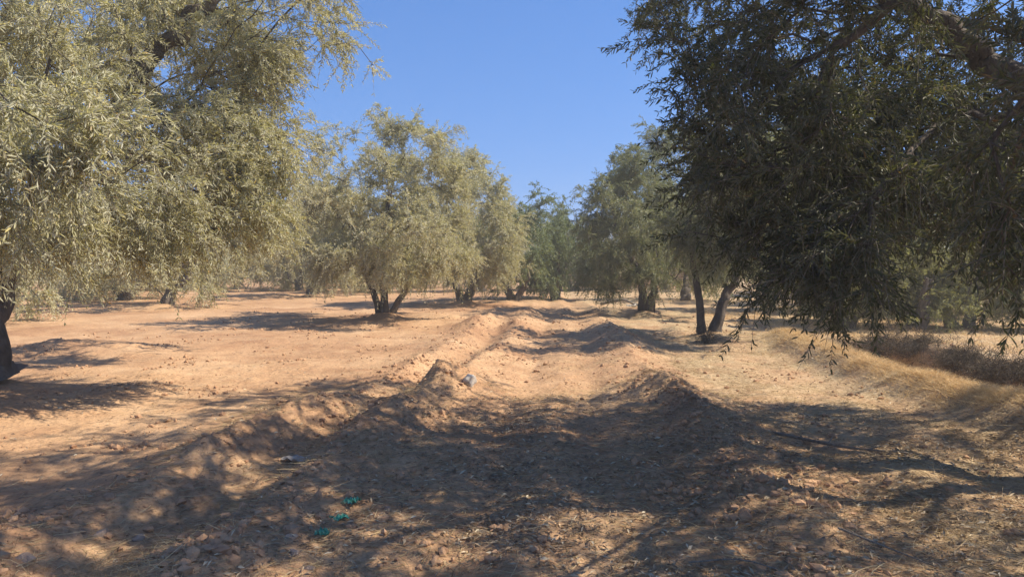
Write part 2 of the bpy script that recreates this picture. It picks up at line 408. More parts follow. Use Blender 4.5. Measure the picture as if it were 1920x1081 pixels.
def foliage(P, D, rng, n_tw, L, droop, leaf, width, gap, spread=.7, up=0.0, hero=True, twig_r=.0021, centre=None, bald=.0):
    """sprays of leafy twigs at P heading along D -> leaf verts/quads, twig verts/quads"""
    T = len(P) * n_tw
    p0 = np.repeat(P, n_tw, 0) + rng.normal(size=(T, 3)) * .03
    d = np.repeat(D, n_tw, 0) + rng.normal(size=(T, 3)) * spread; d[:, 2] += up
    d /= np.linalg.norm(d, axis=1)[:, None]
    Lt = L * rng.uniform(.5, 1.25, T); dr = droop * rng.uniform(.4, 1.6, T)
    K = max(3, int(L / gap))
    s = (np.arange(K) + .5) / K
    def at(s_):      # (T, k, 3)
        q = p0[:, None] + d[:, None] * (Lt[:, None] * s_)[..., None]
        q[..., 2] -= dr[:, None] * Lt[:, None] * s_ ** 2
        return q
    S = np.tile(s, (T, 1)); C = at(S); tan = at(S + .01) - C; tan /= np.linalg.norm(tan, axis=2)[..., None]
    ref = rng.normal(size=(T, 3)); ref = ref - (ref * d).sum(1)[:, None] * d; ref /= np.linalg.norm(ref, axis=1)[:, None]
    e1 = ref[:, None] - tan * (tan * ref[:, None]).sum(2)[..., None]; e1 /= np.linalg.norm(e1, axis=2)[..., None] + 1e-9
    e2 = np.cross(tan, e1)
    side = np.where(np.arange(K)[None, :, None] % 2 == 0, e1, e2)
    LV = []; rn = []
    twr = rng.random(T) ** 1.3; bare = np.random.default_rng(T).random(T) < bald
    for sg in (1, -1):
        o = side * sg
        a = rng.uniform(.45, 1.05, (T, K))[..., None]
        ax = tan * np.cos(a) + o * np.sin(a) + rng.normal(size=(T, K, 3)) * .22; ax[..., 2] -= .12
        ax /= np.linalg.norm(ax, axis=2)[..., None]
        ll = leaf * rng.uniform(.45, 1.25, (T, K))[..., None] * np.where(S > .85, .75, 1)[..., None]
        wn = np.cross(ax, o + rng.normal(size=(T, K, 3)) * .5); wn /= np.linalg.norm(wn, axis=2)[..., None] + 1e-9
        nn = np.cross(wn, ax); hw = width * .5 * rng.uniform(.8, 1.2, (T, K))[..., None]
        b = C; tip = C + ax * ll - nn * ll * .10
        keep = (rng.random((T, K)) > np.where(bare, .82, .02)[:, None]).ravel()
        if hero:
            m1 = C + ax * ll * .3 + nn * hw * .3; m2 = C + ax * ll * .68 + nn * (hw * .3 - ll * .03)
            v = np.stack([b, m1 + wn * hw * .85, m2 + wn * hw * .8, tip, m2 - wn * hw * .8, m1 - wn * hw * .85], 2)
            LV.append(v.reshape(-1, 6, 3)[keep])
        else:
            mid = C + ax * ll * .5 + nn * ll * .04
            v = np.stack([b, mid + wn * hw, tip, mid - wn * hw], 2); LV.append(v.reshape(-1, 4, 3)[keep])
        r = np.clip(.55 * rng.random((T, K)) + .45 * twr[:, None], 0, .93); r = np.where(rng.random((T, K)) > .982, rng.uniform(.94, 1, (T, K)), r)
        rn.append(r.ravel()[keep])
    V = np.vstack(LV); rn = np.concatenate(rn); k = V.shape[1]; n = len(V); base = np.arange(n)[:, None] * k
    if hero:
        Q = np.vstack([base + np.array([0, 1, 2, 3]), base + np.array([3, 4, 5, 0])]); rn2 = np.concatenate([rn, rn])
    else: Q = base + np.array([0, 1, 2, 3]); rn2 = rn
    V = V.reshape(-1, 3)
    # twig strips (triangular tubes)
    sk = np.linspace(0, 1, 5); C4 = at(np.tile(sk, (T, 1)))
    off = np.stack([e1[:, 0], -.5 * e1[:, 0] + .87 * e2[:, 0], -.5 * e1[:, 0] - .87 * e2[:, 0]], 1) * twig_r
    TV = (C4[:, :, None] + off[:, None] * (1.15 - sk * .6)[None, :, None, None]).reshape(-1, 3)
    tb = np.arange(T)[:, None] * 15; TQ = []
    for i in range(4):
        for j in range(3):
            TQ.append(tb + np.array([i * 3 + j, i * 3 + (j + 1) % 3, (i + 1) * 3 + (j + 1) % 3, (i + 1) * 3 + j]))
    TQ = np.vstack(TQ)
    return V, Q, rn2, TV, TQ

def make_tree(name, base, limbs, pts, label, cat="tree", group=None, leaf_m='leaf_dusty_sunlit', seed=1, step=.22, tip_r=.004, rmax=.06,
              trunk_sides=20, f=None, tip_back=1, kindnames=('trunk', 'limb'), leaf_stages=None):
    rng = np.random.default_rng(seed)
    bx, by = base; bz = hz(bx, by) - .04; B = np.array([bx, by, bz])
    root = empty(name, B); tag(root, label, cat, group)
    LL = []; objs = []; ntr = 0
    for i, (pp, r0, r1) in enumerate(limbs):
        pp = np.asarray(pp, float).copy()
        if pp[0][2] < .02: pp[:, 2] += bz * np.clip(1 - pp[:, 2], 0, 1)
        P = catmull(pp, .05 if r0 > .06 else .14)
        jit = np.array([[mnoise.noise(Vector((i * 9.1 + seed, k * .21, c * 5.))) for c in range(3)] for k in range(len(P))]) * r0 * .55
        jit[0] = 0; P = P + jit
        t = np.linspace(0, 1, len(P)); rad = r0 + (r1 - r0) * t ** .8
        LL.append((P, rad))
        is_tr = pp[0][2] < bz + .05
        V, F, T = tube(P - B, rad, trunk_sides if r0 > .05 else 8, gnarl=.22 if is_tr else .10, flare=.38 if is_tr else 0, seed=seed + i * 1.7)
        me = mesh_np('trunk' if is_tr else 'limb', V, [F, T], smooth=True)
        par = root if is_tr or not objs else objs[0]
        o = obj(kindnames[0] if is_tr else kindnames[1], me, M['bark'], par)
        if is_tr: objs.append(o)
    A, par_, Dv, nl, tips = skeleton(LL, pts, step, rng)
    bw = Acc(); branch_mesh(bw, A - B, par_, nl, tip_r, rmax=rmax)
    obj('branchwork', bw.mesh('branchwork'), M['bark'], objs[0])
    f = dict(f or {}); back = f.pop('back', .45)
    P = A[tips]; D = Dv[tips]
    # foliage also on the outer nodes before the tips
    pn = par_[tips]; ok = pn >= nl; sel = ok & (rng.random(len(tips)) < back)
    P = np.vstack([P, A[pn[sel]]]); D = np.vstack([D, Dv[pn[sel]]])
    V, Q, rn, TV, TQ = foliage(P - B, D, rng, **f)
    nV = len(V)
    me = mesh_np('crown', np.vstack([V, TV]), [Q, TQ + nV], mat_idx=np.concatenate([np.zeros(len(Q)), np.ones(len(TQ))]),
                 attrs={"rnd": ('FACE', np.concatenate([rn, np.zeros(len(TQ))]))})
    obj('crown', me, [M[leaf_m], M['twig']], root)
    print(name, 'leaves', len(rn), 'tips', len(P))
    return root

OG = "olive trees in the grove"
rg = np.random.default_rng(5)
# ---- the big olive whose crown fills the right of the picture
R1 = [([(4.62, 5.0, 0), (4.6, 5.02, .6), (4.5, 5.1, 1.25)], .24, .19),
      ([(4.5, 5.1, 1.2), (4.0, 5.45, 2.5), (3.1, 5.9, 3.5), (2.1, 6.1, 4.0)], .15, .05),
      ([(4.5, 5.1, 1.2), (4.9, 6.0, 2.4), (5.3, 6.6, 4.0), (5.1, 7.0, 5.4)], .13, .03),
      ([(4.55, 5.05, 1.0), (4.1, 4.5, 2.4), (3.0, 4.4, 3.3), (2.1, 4.9, 2.9)], .10, .03),
      ([(4.5, 5.1, 1.2), (6.0, 4.8, 2.8), (7.3, 4.6, 4.1)], .11, .03)]
R1L = [(2.3, 5.7, 3.25, 1.15, 1.3, .8, 150), (1.85, 5.3, 2.45, .62, .8, .5, 80), (2.0, 5.2, 1.98, .72, .75, .55, 140), (1.7, 3.7, 4.6, 1.2, 1.4, .6, 150), (2.3, 2.2, 4.4, 1.4, 1.2, .8, 110), (3.9, 2.3, 4.5, 1.5, 1.3, .9, 130),
       (3.4, 5.6, 4.8, 3.0, 3.2, 1.4, 480), (2.2, 4.6, 4.6, 1.3, 1.5, .6, 150), (3.6, 3.3, 4.5, 1.7, .9, .8, 130), (4.0, 3.8, 4.3, 1.9, .8, .7, 150), (2.6, 8.1, 4.6, 1.4, 1.2, .7, 90), (4.4, 7.0, 3.0, 1.6, 1.5, 1.2, 150),
       (3.3, 6.3, 2.6, 1.0, .8, .65, 100), (2.9, 5.5, 2.45, .6, .6, .35, 50), (2.3, 3.0, 1.85, .38, .45, .55, 60), (3.4, 5.6, 1.95, .8, .7, .35, 90), (4.6, 7.0, 2.1, 1.2, .9, .5, 90), (1.95, 4.8, 1.42, .5, .45, .25, 46), (4.6, 6.6, 2.2, 1.0, .9, .5, 60), (6.6, 5.2, 4.0, 2.2, 2.6, 1.6, 330), (8.2, 5.4, 3.7, 1.4, 2.2, 1.3, 140), (4.9, 2.9, 4.2, 1.5, 1.1, 1.0, 130), (1.6, 2.6, 5.2, 1.1, 1.0, .6, 80)]
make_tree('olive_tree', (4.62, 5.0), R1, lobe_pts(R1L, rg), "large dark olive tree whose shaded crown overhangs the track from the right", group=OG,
          leaf_m='leaf_shaded', seed=3, f=dict(n_tw=4, L=.32, droop=.28, leaf=.060, width=.0125, gap=.022, spread=1.1, bald=.24))
# ---- the big pale olive on the left
L0 = [([(-6.0, 8.4, 0), (-6.02, 8.42, .7), (-5.9, 8.4, 1.4)], .30, .20),
      ([(-5.9, 8.4, 1.35), (-5.1, 8.3, 2.2), (-4.4, 8.2, 3.0), (-3.85, 8.2, 3.8), (-3.1, 8.3, 4.5)], .19, .06),
      ([(-5.75, 8.4, 1.3), (-6.1, 8.7, 2.6), (-6.0, 8.9, 4.2), (-5.7, 9, 5.4)], .13, .03),
      ([(-5.7, 8.4, 1.2), (-5.0, 7.7, 2.1), (-4.2, 7.2, 2.5), (-3.5, 6.9, 2.45)], .09, .025),
      ([(-5.8, 8.3, 1.2), (-5.0, 6.8, 2.4), (-4.0, 5.3, 2.9), (-3.3, 4.6, 2.7)], .09, .02),
      ([(-5.9, 8.5, 1.3), (-5.4, 9.6, 2.5), (-4.7, 10.8, 3.1)], .09, .03),
      ([(-5.8, 8.4, 1.3), (-7.2, 8.7, 2.6), (-8.2, 9.1, 3.4)], .11, .03)]
L0L = [(-2.9, 8.6, 4.5, 1.15, 1.2, .75, 130), (-3.5, 8.3, 3.4, .8, 1.1, .8, 120), (-3.25, 7.8, 2.35, .95, 1.0, .8, 190),
       (-3.95, 7.0, 1.75, .7, .7, .45, 80), (-3.2, 4.5, 2.1, .62, .7, .6, 110), (-5.5, 8.5, 4.8, 2.4, 2.8, 1.5, 330),
       (-7.8, 9.0, 3.2, 2.0, 2.4, 1.7, 150), (-4.8, 6.6, 3.0, 1.2, 1.2, .9, 140), (-4.6, 7.6, 3.9, 1.2, 1.2, .8, 110), (-4.3, 11.6, 3.2, 1.2, 1.3, .9, 120)]
make_tree('olive_tree', (-6.0, 8.4), L0, lobe_pts(L0L, rg), "large pale olive tree with drooping sunlit branches at the left edge", group=OG,
          leaf_m='leaf_dusty_sunlit', seed=8, f=dict(n_tw=6, L=.33, droop=.35, leaf=.060, width=.0125, gap=.022, spread=.95, bald=.22))

MID = dict(n_tw=6, L=.40, droop=.5, leaf=.075, width=.019, gap=.034, hero=False, spread=.6)
def px(x, y, d): return ((x - 960) / 1397 * d, d, 1.5 - (y - 490) / 1397 * d)
# ---- three-stemmed olive in the middle left
L1 = [([(-3.35, 19, 0), (-3.48, 18.95, .55), (-3.68, 18.9, 1.1), (-4.1, 19, 2.4)], .075, .05),
      ([(-3.2, 18.85, 0), (-3.25, 18.85, .7), (-3.3, 18.9, 1.4), (-3.1, 19, 3.2)], .08, .05),
      ([(-3.05, 19, 0), (-2.85, 19, .5), (-2.55, 19.1, 1.1), (-2.0, 19.2, 2.4)], .075, .05)]
def lob(x, y, d, rx, ry, rz, n): p = px(x, y, d); return (p[0], p[1], p[2], rx, ry, rz, n)
L1L = [lob(640, 330, 19.2, .85, 1.1, 1.2, 90), lob(720, 290, 19, .7, 1.0, 1.25, 80), lob(765, 270, 19, .35, .6, 1.1, 35),
       lob(810, 330, 19, .6, 1.0, 1.1, 70), lob(865, 370, 19.4, .45, .9, .85, 50), lob(680, 420, 18.6, .9, 1.3, .8, 110),
       lob(790, 430, 18.6, .9, 1.3, .8, 110), lob(735, 480, 18.0, .75, .9, .5, 90), lob(610, 420, 19.6, .7, .9, .9, 90), lob(650, 475, 18.8, .8, 1.0, .5, 80), lob(825, 475, 18.8, .7, 1.0, .5, 80), lob(620, 480, 20, .6, .8, .5, 50)]
L1L = [(a, b + .6 * ((i % 3) - 1), c, d, e * 1.9, f_, int(n_ * 1.25)) for i, (a, b, c, d, e, f_, n_) in enumerate(L1L)]   # the crown is as deep as it is wide
make_tree('olive_tree', (-3.2, 19), L1, lobe_pts(L1L, rg, .35), "olive tree forking into three stems from the ground, left of the track", group=OG,
          leaf_m='leaf_dusty_sunlit', seed=12, f=dict(MID, n_tw=6, up=.2, bald=.08))
L2 = [([(-1.75, 26, 0), (-1.95, 26, .7), (-2.2, 26, 1.7), (-2.3, 26, 3)], .13, .05), ([(-1.6, 26, 0), (-1.35, 26, .7), (-.9, 26, 1.8), (-.5, 26, 3)], .13, .05)]
L2L = [lob(845, 400, 26, 1.1, 1.5, 1.6, 110), lob(900, 390, 26, .9, 1.4, 1.6, 100), lob(880, 330, 26, .7, 1, .9, 40), lob(945, 440, 25.5, .6, 1.2, 1.3, 80), lob(880, 480, 25, 1.5, 1.4, .8, 130), lob(930, 500, 25, .8, 1.1, .6, 60), lob(820, 500, 25.4, .8, 1.1, .6, 60)]
L2L = [(a, b, c, d, e * 1.7, f_, int(n_ * 1.2)) for (a, b, c, d, e, f_, n_) in L2L]
make_tree('olive_tree', (-1.7, 26), L2, lobe_pts(L2L, rg, .35), "olive tree with a narrow V of two stems behind the three-stemmed one", group=OG,
          leaf_m='leaf_dusty_sunlit', seed=15, f=dict(MID, leaf=.085, width=.024, up=.1))
R2 = [([(4.1, 15, 0), (4.25, 15, .6), (4.55, 15, 1.3), (5.15, 15, 2.4)], .095, .06), ([(3.85, 15.1, 0), (3.8, 15.1, .6), (3.7, 15.2, 1.5), (3.5, 15.2, 2.8)], .075, .05)]
R2L = [(4.15, 15, 2.5, .9, 1.3, 1.0, 120), (4.7, 14.6, 3.6, 1.3, 1.6, 1.1, 170), (4.1, 12.7, 3.2, 1.15, 1.0, .8, 110), (5.3, 15, 2.7, 1.4, 1.5, 1.1, 130), (4.6, 13.8, 1.9, 1.1, .9, .6, 90), (3.75, 14.4, 1.7, .4, .6, .5, 35)]
make_tree('olive_tree', (4.05, 15), R2, lobe_pts(R2L, rg, .4), "olive tree with a leaning dark trunk right of the track, behind the overhanging crown", group=OG,
          leaf_m='leaf_mid', seed=21, f=MID)
R3 = [([(3.85, 21.6, 0), (3.8, 21.6, .6), (3.6, 21.6, 1.3), (3.0, 21.6, 2.6)], .11, .06), ([(4.0, 21.6, 0), (4.1, 21.6, .6), (4.2, 21.6, 1.3), (4.5, 21.6, 2.8)], .10, .06)]
R3L = [lob(1130, 400, 21.4, .85, 1.3, 1.2, 110), lob(1130, 500, 21, .8, 1.1, .6, 70), lob(1210, 370, 21.6, 1.1, 1.4, 1.2, 140), lob(1190, 480, 21, 1.2, 1.3, .7, 100),
       lob(1225, 290, 22, .45, .7, .75, 40), lob(1290, 400, 21.6, 1.1, 1.4, 1.2, 120), lob(1300, 500, 21.4, 1.0, 1.2, .6, 60), lob(1170, 330, 21.6, .6, .8, .6, 40)]
R3L = [(a, b + .6 * ((i % 3) - 1), c, d, e * 1.6, f_, int(n_ * 1.15)) for i, (a, b, c, d, e, f_, n_) in enumerate(R3L)]
make_tree('olive_tree', (3.9, 21.6), R3, lobe_pts(R3L, rg, .4), "rounded olive tree with a double trunk standing alone beside the far end of the track", group=OG,
          leaf_m='leaf_mid', seed=25, f=dict(MID, leaf=.08, width=.021))

def copy_tree(src, loc, rz, sc, label, group=None):
    def rec(o, p):
        c = o.copy(); COL.objects.link(c); c.parent = p
        for ch in [q for q in bpy.data.objects if q.parent == o]: rec(ch, c)
        return c
    c = rec(src, None); c.location = loc; c.rotation_euler = (0, 0, rz); c.scale = (sc[0], sc[0], sc[1])
    c["label"] = label
    if group: c["group"] = group
    return c
def blob_tree(name, base, hgt, rad, stems, label, seed, leaf_m, n=400, low=.6, group=OG, f=None, cat="tree"):
    rng = np.random.default_rng(seed); bx, by = base; L = []; lobes = []
    for k in range(stems):
        a = rng.uniform(0, 6.28) + k * 6.28 / stems; o = .12 * (stems > 1); c, s_ = math.cos(a), math.sin(a); q = rad * .4
        L.append(([(bx + c * o, by + s_ * o, 0), (bx + c * (o + .12), by + s_ * (o + .12), .3 + low * .3), (bx + c * (o + q * .5), by + s_ * q * .5, .7 + low * .5), (bx + c * q, by + s_ * q, hgt * .55)], .19 / stems ** .4, .05))
    for k in range(9):
        a = k * 6.28 / 6 + rng.uniform(-.4, .4); rr = rad * (.55 if k < 6 else .25); z = low + (hgt - low) * ((.18 + .26 * rng.random()) if k < 6 else rng.uniform(.6, .8))
        lobes.append((bx + math.cos(a) * rr, by + math.sin(a) * rr, z, rad * rng.uniform(.42, .6), rad * rng.uniform(.42, .6), (hgt - low) * rng.uniform(.2, .3), n // 9))
    return make_tree(name, base, L, lobe_pts(lobes, rng, .35), label, cat, group, leaf_m, seed, step=.3, f=dict(MID, **(f or {})))
FAR = dict(leaf=.10, width=.032, L=.46, gap=.05)
T1 = blob_tree('olive_tree', (-8.5, 32), 5.2, 2.9, 1, "olive with one short forked trunk between the pale left tree and the three-stemmed one", 31, 'leaf_dusty_sunlit', low=.9, f=FAR)
T2 = blob_tree('olive_tree', (-11.5, 24.6), 5.0, 3.0, 2, "olive with a dark double trunk just behind the drooping branches of the pale left tree", 32, 'leaf_dusty_sunlit', low=.7, f=FAR)
T3 = blob_tree('olive_tree', (.1, 29), 4.0, 2.2, 3, "bushy dark green olive tree at the far end of the left row", 33, 'leaf_green', n=330, low=.15, f=FAR)
T4 = blob_tree('olive_tree', (9.2, 23), 4.8, 2.6, 2, "sunlit yellow-green olive tree behind the pale shrubs on the right", 34, 'leaf_pale', n=300, low=.7, f=FAR)
T5 = blob_tree('olive_tree', (-10.9, 38.5), 4.9, 2.9, 3, "low spreading olive whose crown hangs close to the ground, behind the short forked trunk", 35, 'leaf_dusty_sunlit', n=420, low=.25, f=FAR)
def at(x, y): return (x, y, hz(x, y) - .04)
farg = "olive trees in the far rows"
for src, (x, y), rz, sc, lb in [
    (T2, (-13.8, 17.5), 1.1, (1.05, 1.1), "olive tree behind the pale left tree, cut off by the left edge of the photo"),
    (T1, (-12.6, 42), 2.0, (.9, .9), "distant olive with a thin leaning trunk, seen left of the short forked trunk"),
    (T5, (-15.3, 29.5), 1.4, (1.0, .95), "low spreading olive in the third row, left of the dark double trunk"),
    (T5, (-6.6, 36.5), 2.8, (.85, .85), "low spreading olive directly behind the three-stemmed tree"),
    (T5, (-17.5, 40), 4.4, (1.15, 1.0), "low spreading olive deep in the left field between two rows"),
    (T5, (-25.5, 36), 5.6, (1.2, 1.1), "low spreading olive far out at the left edge of the field"),
    (T2, (-18.5, 33), 3.1, (1.05, 1.0), "distant olive tree in the third row, behind the dark double trunk"),
    (T1, (-23.5, 28), 4.0, (1.1, 1.1), "distant olive tree glimpsed at the left edge beneath the yellow leaves"),
    (T2, (-21, 45), 5.0, (1.0, 1.0), "far olive tree between two rows, seen through the left canopy"),
    (T1, (-31, 41), .6, (1.1, 1.0), "farthest olive tree visible at the left edge of the field"),
    (T2, (-5.6, 43), .9, (1.0, 1.0), "distant olive tree glimpsed between the stems of the three-stemmed tree"),
    (T1, (-13, 56), 2.6, (1.1, 1.05), "far olive tree closing the gap beyond the leaning trunk"),
    (T2, (-28, 60), 1.6, (1.1, 1.1), "far olive tree at the back of the left field"),
    (T1, (-1.6, 38), 3.3, (.8, .85), "olive tree behind the narrow V-stemmed tree"),
    (T3, (1.75, 30.5), 1.3, (.85, .95), "bushy green olive tree right at the far end of the track"),
    (T3, (3.2, 39), 2.9, (1.0, 1.0), "distant dark green tree behind the bushy ones, in front of the earth wall"),
    (T1, (7.0, 30), 1.9, (.9, .95), "olive tree behind the rounded double-trunk tree"),
    (T2, (8.2, 40), .3, (1.1, 1.0), "far olive tree right of the earth wall"),
    (T4, (13.2, 21.5), 2.2, (1.05, 1.05), "sunlit yellow-green olive tree at the right edge, taller than its neighbour"),
    (T4, (12.2, 28), 4.1, (1.1, 1.15), "pale green olive tree farther back between the two sunlit ones"),
    (T4, (18.5, 24.5), 5.3, (1.1, 1.1), "pale green olive tree beyond the right edge shrubs"),
    (T1, (15.5, 34), 3.9, (1.2, 1.25), "far tall olive tree at the right behind the pale green ones")]:
    copy_tree(src, at(x, y), rz, sc, lb, farg)
for k, (x, y) in enumerate([(-52, 66), (-44, 70), (-37, 64), (-30.5, 71), (-24, 65), (-18, 70), (-11, 66), (-5, 71), (2, 68), (9, 72), (16, 66), (24, 70), (32, 67)]):
    copy_tree(T5, at(x, y), k * 1.3, (1.45 + .1 * (k % 3), 1.2 + .15 * (k % 2)), "faint far olive tree in the hazy back row of the grove", "far back row of olive trees")
# ---- pale shrubs right of the ditch
S1 = blob_tree('green_shrub', (7.7, 17.3), 2.5, 1.15, 4, "pale green shrub nearest the leaning-trunk olive, left end of the shrub row", 41, 'leaf_pale', n=230, low=.15, group="pale shrubs on the right", f=dict(leaf=.075, width=.022, L=.36, gap=.04, up=.3), cat="shrub")
for (x, y), rz, sc, lb in [((9.2, 17.0), 1.2, (.95, .85), "low pale green shrub, second in the shrub row"), ((10.6, 17.6), 2.4, (1.1, 1.05), "wide pale green shrub in the middle of the shrub row"),
                           ((12.2, 17.1), 3.6, (1.05, .95), "pale green shrub at the right edge of the photo"), ((8.6, 19.2), 4.4, (1.2, 1.2), "taller pale green shrub standing behind the gap in the shrub row")]:
    copy_tree(S1, at(x, y), rz, sc, lb, "pale shrubs on the right")

# ------------------------------------------------------------------ far earth wall
def earth_wall():
    xs = np.linspace(2.2, 11.5, 60); top = 1.75 + .35 * fbm(xs * .7, xs * 0 + 2, 4, 3.) - .9 * sstep(4.6, 6.5, xs) * (1 - sstep(8, 9, xs)) + .04 * np.sign(pnoise(xs * 4, xs * 0))
    V = []; y0 = 44.; zb = np.array([hz(x, y0) - .2 for x in xs])
    for x, t, z in zip(xs, top, zb):
        for f_, (dy, zz) in enumerate([(-.26, 0), (-.22, .5), (-.2, 1), (.2, 1), (.24, .5), (.26, 0)]):
            V.append((x, y0 + dy + .05 * mnoise.noise(Vector((x * 1.3, zz * 3, dy))), z + zz * (t + .2)))
    Q = []
    for i in range(59):
        for j in range(5): Q.append((i * 6 + j, i * 6 + j + 1, i * 6 + 7 + j, i * 6 + 6 + j))
    E = [(0, 1, 4, 5), (1, 2, 3, 4), (354 + 5, 354 + 4, 354 + 1, 354), (354 + 4, 354 + 3, 354 + 2, 354 + 1)]
    tag(obj('earth_wall', mesh_np('earth_wall', np.array(V), [np.array(Q + E)]), M['wall']), "crumbling pinkish earth wall beyond the far end of the track", "wall")
earth_wall()

# ------------------------------------------------------------------ ground cover
def scatter(n, xr, yr, dens, seed):
    rng = np.random.default_rng(seed); out = np.zeros((0, 2))
    while len(out) < n:
        y = yr[0] * (yr[1] / yr[0]) ** rng.random(n); x = rng.uniform(*xr, n); k = rng.random(n) < dens(x, y)
        out = np.vstack([out, np.stack([x[k], y[k]], 1)])
    return out[:n], rng
def blades(P, Z, rng, L, wd, tilt, curl, segs=3):
    n = len(P); a = rng.uniform(0, 6.28, n); el = rng.uniform(*tilt, n); ln = rng.uniform(*L, n); cu = rng.normal(size=n) * curl
    hd = np.stack([np.cos(a), np.sin(a)], 1); sd = np.stack([-np.sin(a), np.cos(a)], 1); rows = []
    for k in range(segs + 1):
        t = k / segs
        q = np.zeros((n, 3)); q[:, :2] = P + hd * (ln * t * np.cos(el))[:, None] + sd * (cu * ln * t * t)[:, None]
        q[:, 2] = Z + ln * np.sin(el) * t * (1 - .35 * t * (el > .3))
        w_ = wd * rng.uniform(.6, 1.3, n) * (1 - .75 * t)
        up = np.zeros((n, 3)); up[:, :2] = sd * .8; up[:, 2] = .6 * rng.choice([-1, 1], n) if k == 0 else rows[0][2]
        if k == 0: rows.append((None, None, up[:, 2].copy())); 
        rows.append((q - up * w_[:, None], q + up * w_[:, None], up[:, 2]))
    rows = rows[1:]
    V = np.stack([np.stack([r_[0], r_[1]], 1) for r_ in rows], 1).reshape(-1, 3); b = np.arange(n)[:, None] * 2 * (segs + 1)
    Q = np.vstack([b + np.array([2 * k, 2 * k + 1, 2 * k + 3, 2 * k + 2]) for k in range(segs)])
    return V, Q, np.tile(np.clip(rng.normal(.5, .25, n), 0, 1), segs)
def cover(name, m, parts, label, cat):
    V = []; Q = []; rn = []; o = 0
    for v, q, r in parts: V.append(v); Q.append(q + o); rn.append(r); o += len(v)
    Q = np.vstack(Q); tag(obj(name, mesh_np(name, np.vstack(V), [Q], attrs={"rnd": ('FACE', np.concatenate(rn))}), M[m]), label, cat, kind="stuff")
def dstraw(x, y): return np.clip(straw_mask(x, y) * 1.0 * (.4 + .8 * np.clip(fbm(x * 2.2, y * 2.2, 3, 91.), 0, 1)) + .03 + .3 * (np.abs(x) < 2.6) * (y < 9), 0, 1)
P, rng = scatter(80000, (-4, 7), (2.4, 17), dstraw, 61)
sA = blades(P, height(P[:, 0], P[:, 1]) + .006, rng, (.03, .17), .0020, (-.02, .18), .25)
P, rng = scatter(900, (-3, 5), (2.6, 9), lambda x, y: .3 + 0 * x, 62)
sB = blades(P, height(P[:, 0], P[:, 1]) + .01, rng, (.15, .42), .0017, (0, .22), .2, 4)
cover('dry_straw', 'straw', [sA, sB], "loose dry straw scattered over the shaded track and its banks", "straw")
def dleaf(x, y): return np.clip(litter_shade_mask(x, y) * .9 + .03, 0, 1)
P, rng = scatter(30000, (-5, 6), (2.4, 14), dleaf, 63)
def flat_leaves(P, rng, L, W, lift=.006):
    n = len(P); a = rng.uniform(0, 6.28, n); ln = rng.uniform(*L, n); wd = rng.uniform(*W, n); Z = height(P[:, 0], P[:, 1]) + lift
    d = np.stack([np.cos(a), np.sin(a), rng.normal(size=n) * .22], 1) * ln[:, None]; s_ = np.stack([-np.sin(a), np.cos(a), rng.normal(size=n) * .5], 1) * wd[:, None]
    c = np.stack([P[:, 0], P[:, 1], Z + rng.random(n) * .012], 1); m_ = c + np.array([0, 0, .004])
    V = np.stack([c - d / 2, m_ + s_ / 2, c + d / 2, m_ - s_ / 2], 1).reshape(-1, 3)
    return V, np.arange(n)[:, None] * 4 + np.array([0, 1, 2, 3]), rng.random(n) ** 1.4
cover('leaf_litter', 'litter', [flat_leaves(P, rng, (.03, .062), (.008, .015))], "fallen dead olive leaves lying on the shaded earth", "leaf litter")
# golden grass on the bank along the ditch and on the plot behind it
def tuft_blades(C, nb, rng, rad, L, wd, tilt, curl):
    P = np.repeat(C, nb, 0) + rng.normal(size=(len(C) * nb, 2)) * rad
    return blades(P, height(P[:, 0], P[:, 1]) - .01, rng, L, wd, tilt, curl)
C, rng = scatter(4200, (4.2, 5.6), (3.5, 14), lambda x, y: np.exp(-((x - 4.80 - .03 * (y - 7)) / .26) ** 2) * np.clip(.8 + fbm(x * 1.5, y * 1.5, 2, 5.), 0, 1), 64)
gA = tuft_blades(C, 12, rng, .04, (.06, .19), .0022, (.25, 1.2), .4)
C, rng = scatter(2600, (5.5, 18), (12.5, 24), lambda x, y: np.clip(.5 + .8 * fbm(x * .6, y * .9, 2, 6.), 0, 1), 65)
gB = tuft_blades(C, 9, rng, .10, (.08, .26), .004, (.3, 1.3), .4)
cover('golden_grass', 'gold', [gA, gB], "golden dry grass on the bank along the ditch and on the plot behind it", "dry grass")
C, rng = scatter(900, (-2.6, 5), (2.8, 18), lambda x, y: np.clip(.15 + .9 * fbm(x * .8, y * .8, 2, 16.) + .3 * (x > 1.6), 0, 1), 66)
tA = tuft_blades(C, 9, rng, .03, (.04, .20), .0014, (.3, 1.4), .5)
cover('dry_grass', 'straw', [tA], "sparse dry grass tufts standing on the earth ridges", "dry grass")

# soil clods and gravel nobody could count
def ico():
    import bmesh
    bm = bmesh.new(); bmesh.ops.create_icosphere(bm, subdivisions=1, radius=1.0)
    v = np.array([q.co[:] for q in bm.verts]); f = np.array([[q.index for q in fa.verts] for fa in bm.faces]); bm.free(); return v, f
IV, IF = ico()
def lumps(P, rng, rr, sink=.35):
    n = len(P); r = rr[0] * (rr[1] / rr[0]) ** (rng.random(n) ** 2.2)
    v = IV[None] * (1 + rng.normal(size=(n, len(IV), 1)) * .2) * (r[:, None] * rng.uniform(.6, 1.25, (n, 3)))[:, None]
    v[..., 2] *= .75; v[..., 0] += P[:, None, 0]; v[..., 1] += P[:, None, 1]; v[..., 2] += (height(P[:, 0], P[:, 1]) + r * sink)[:, None]
    return v.reshape(-1, 3), (np.arange(n)[:, None, None] * len(IV) + IF[None]).reshape(-1, 3)
P, rng = scatter(10000, (-9, 7), (2.5, 24), lambda x, y: np.clip(.03 + 1.3 * fbm(x * 1.1, y * 1.1, 3, 33.) - .15, 0, 1), 67)
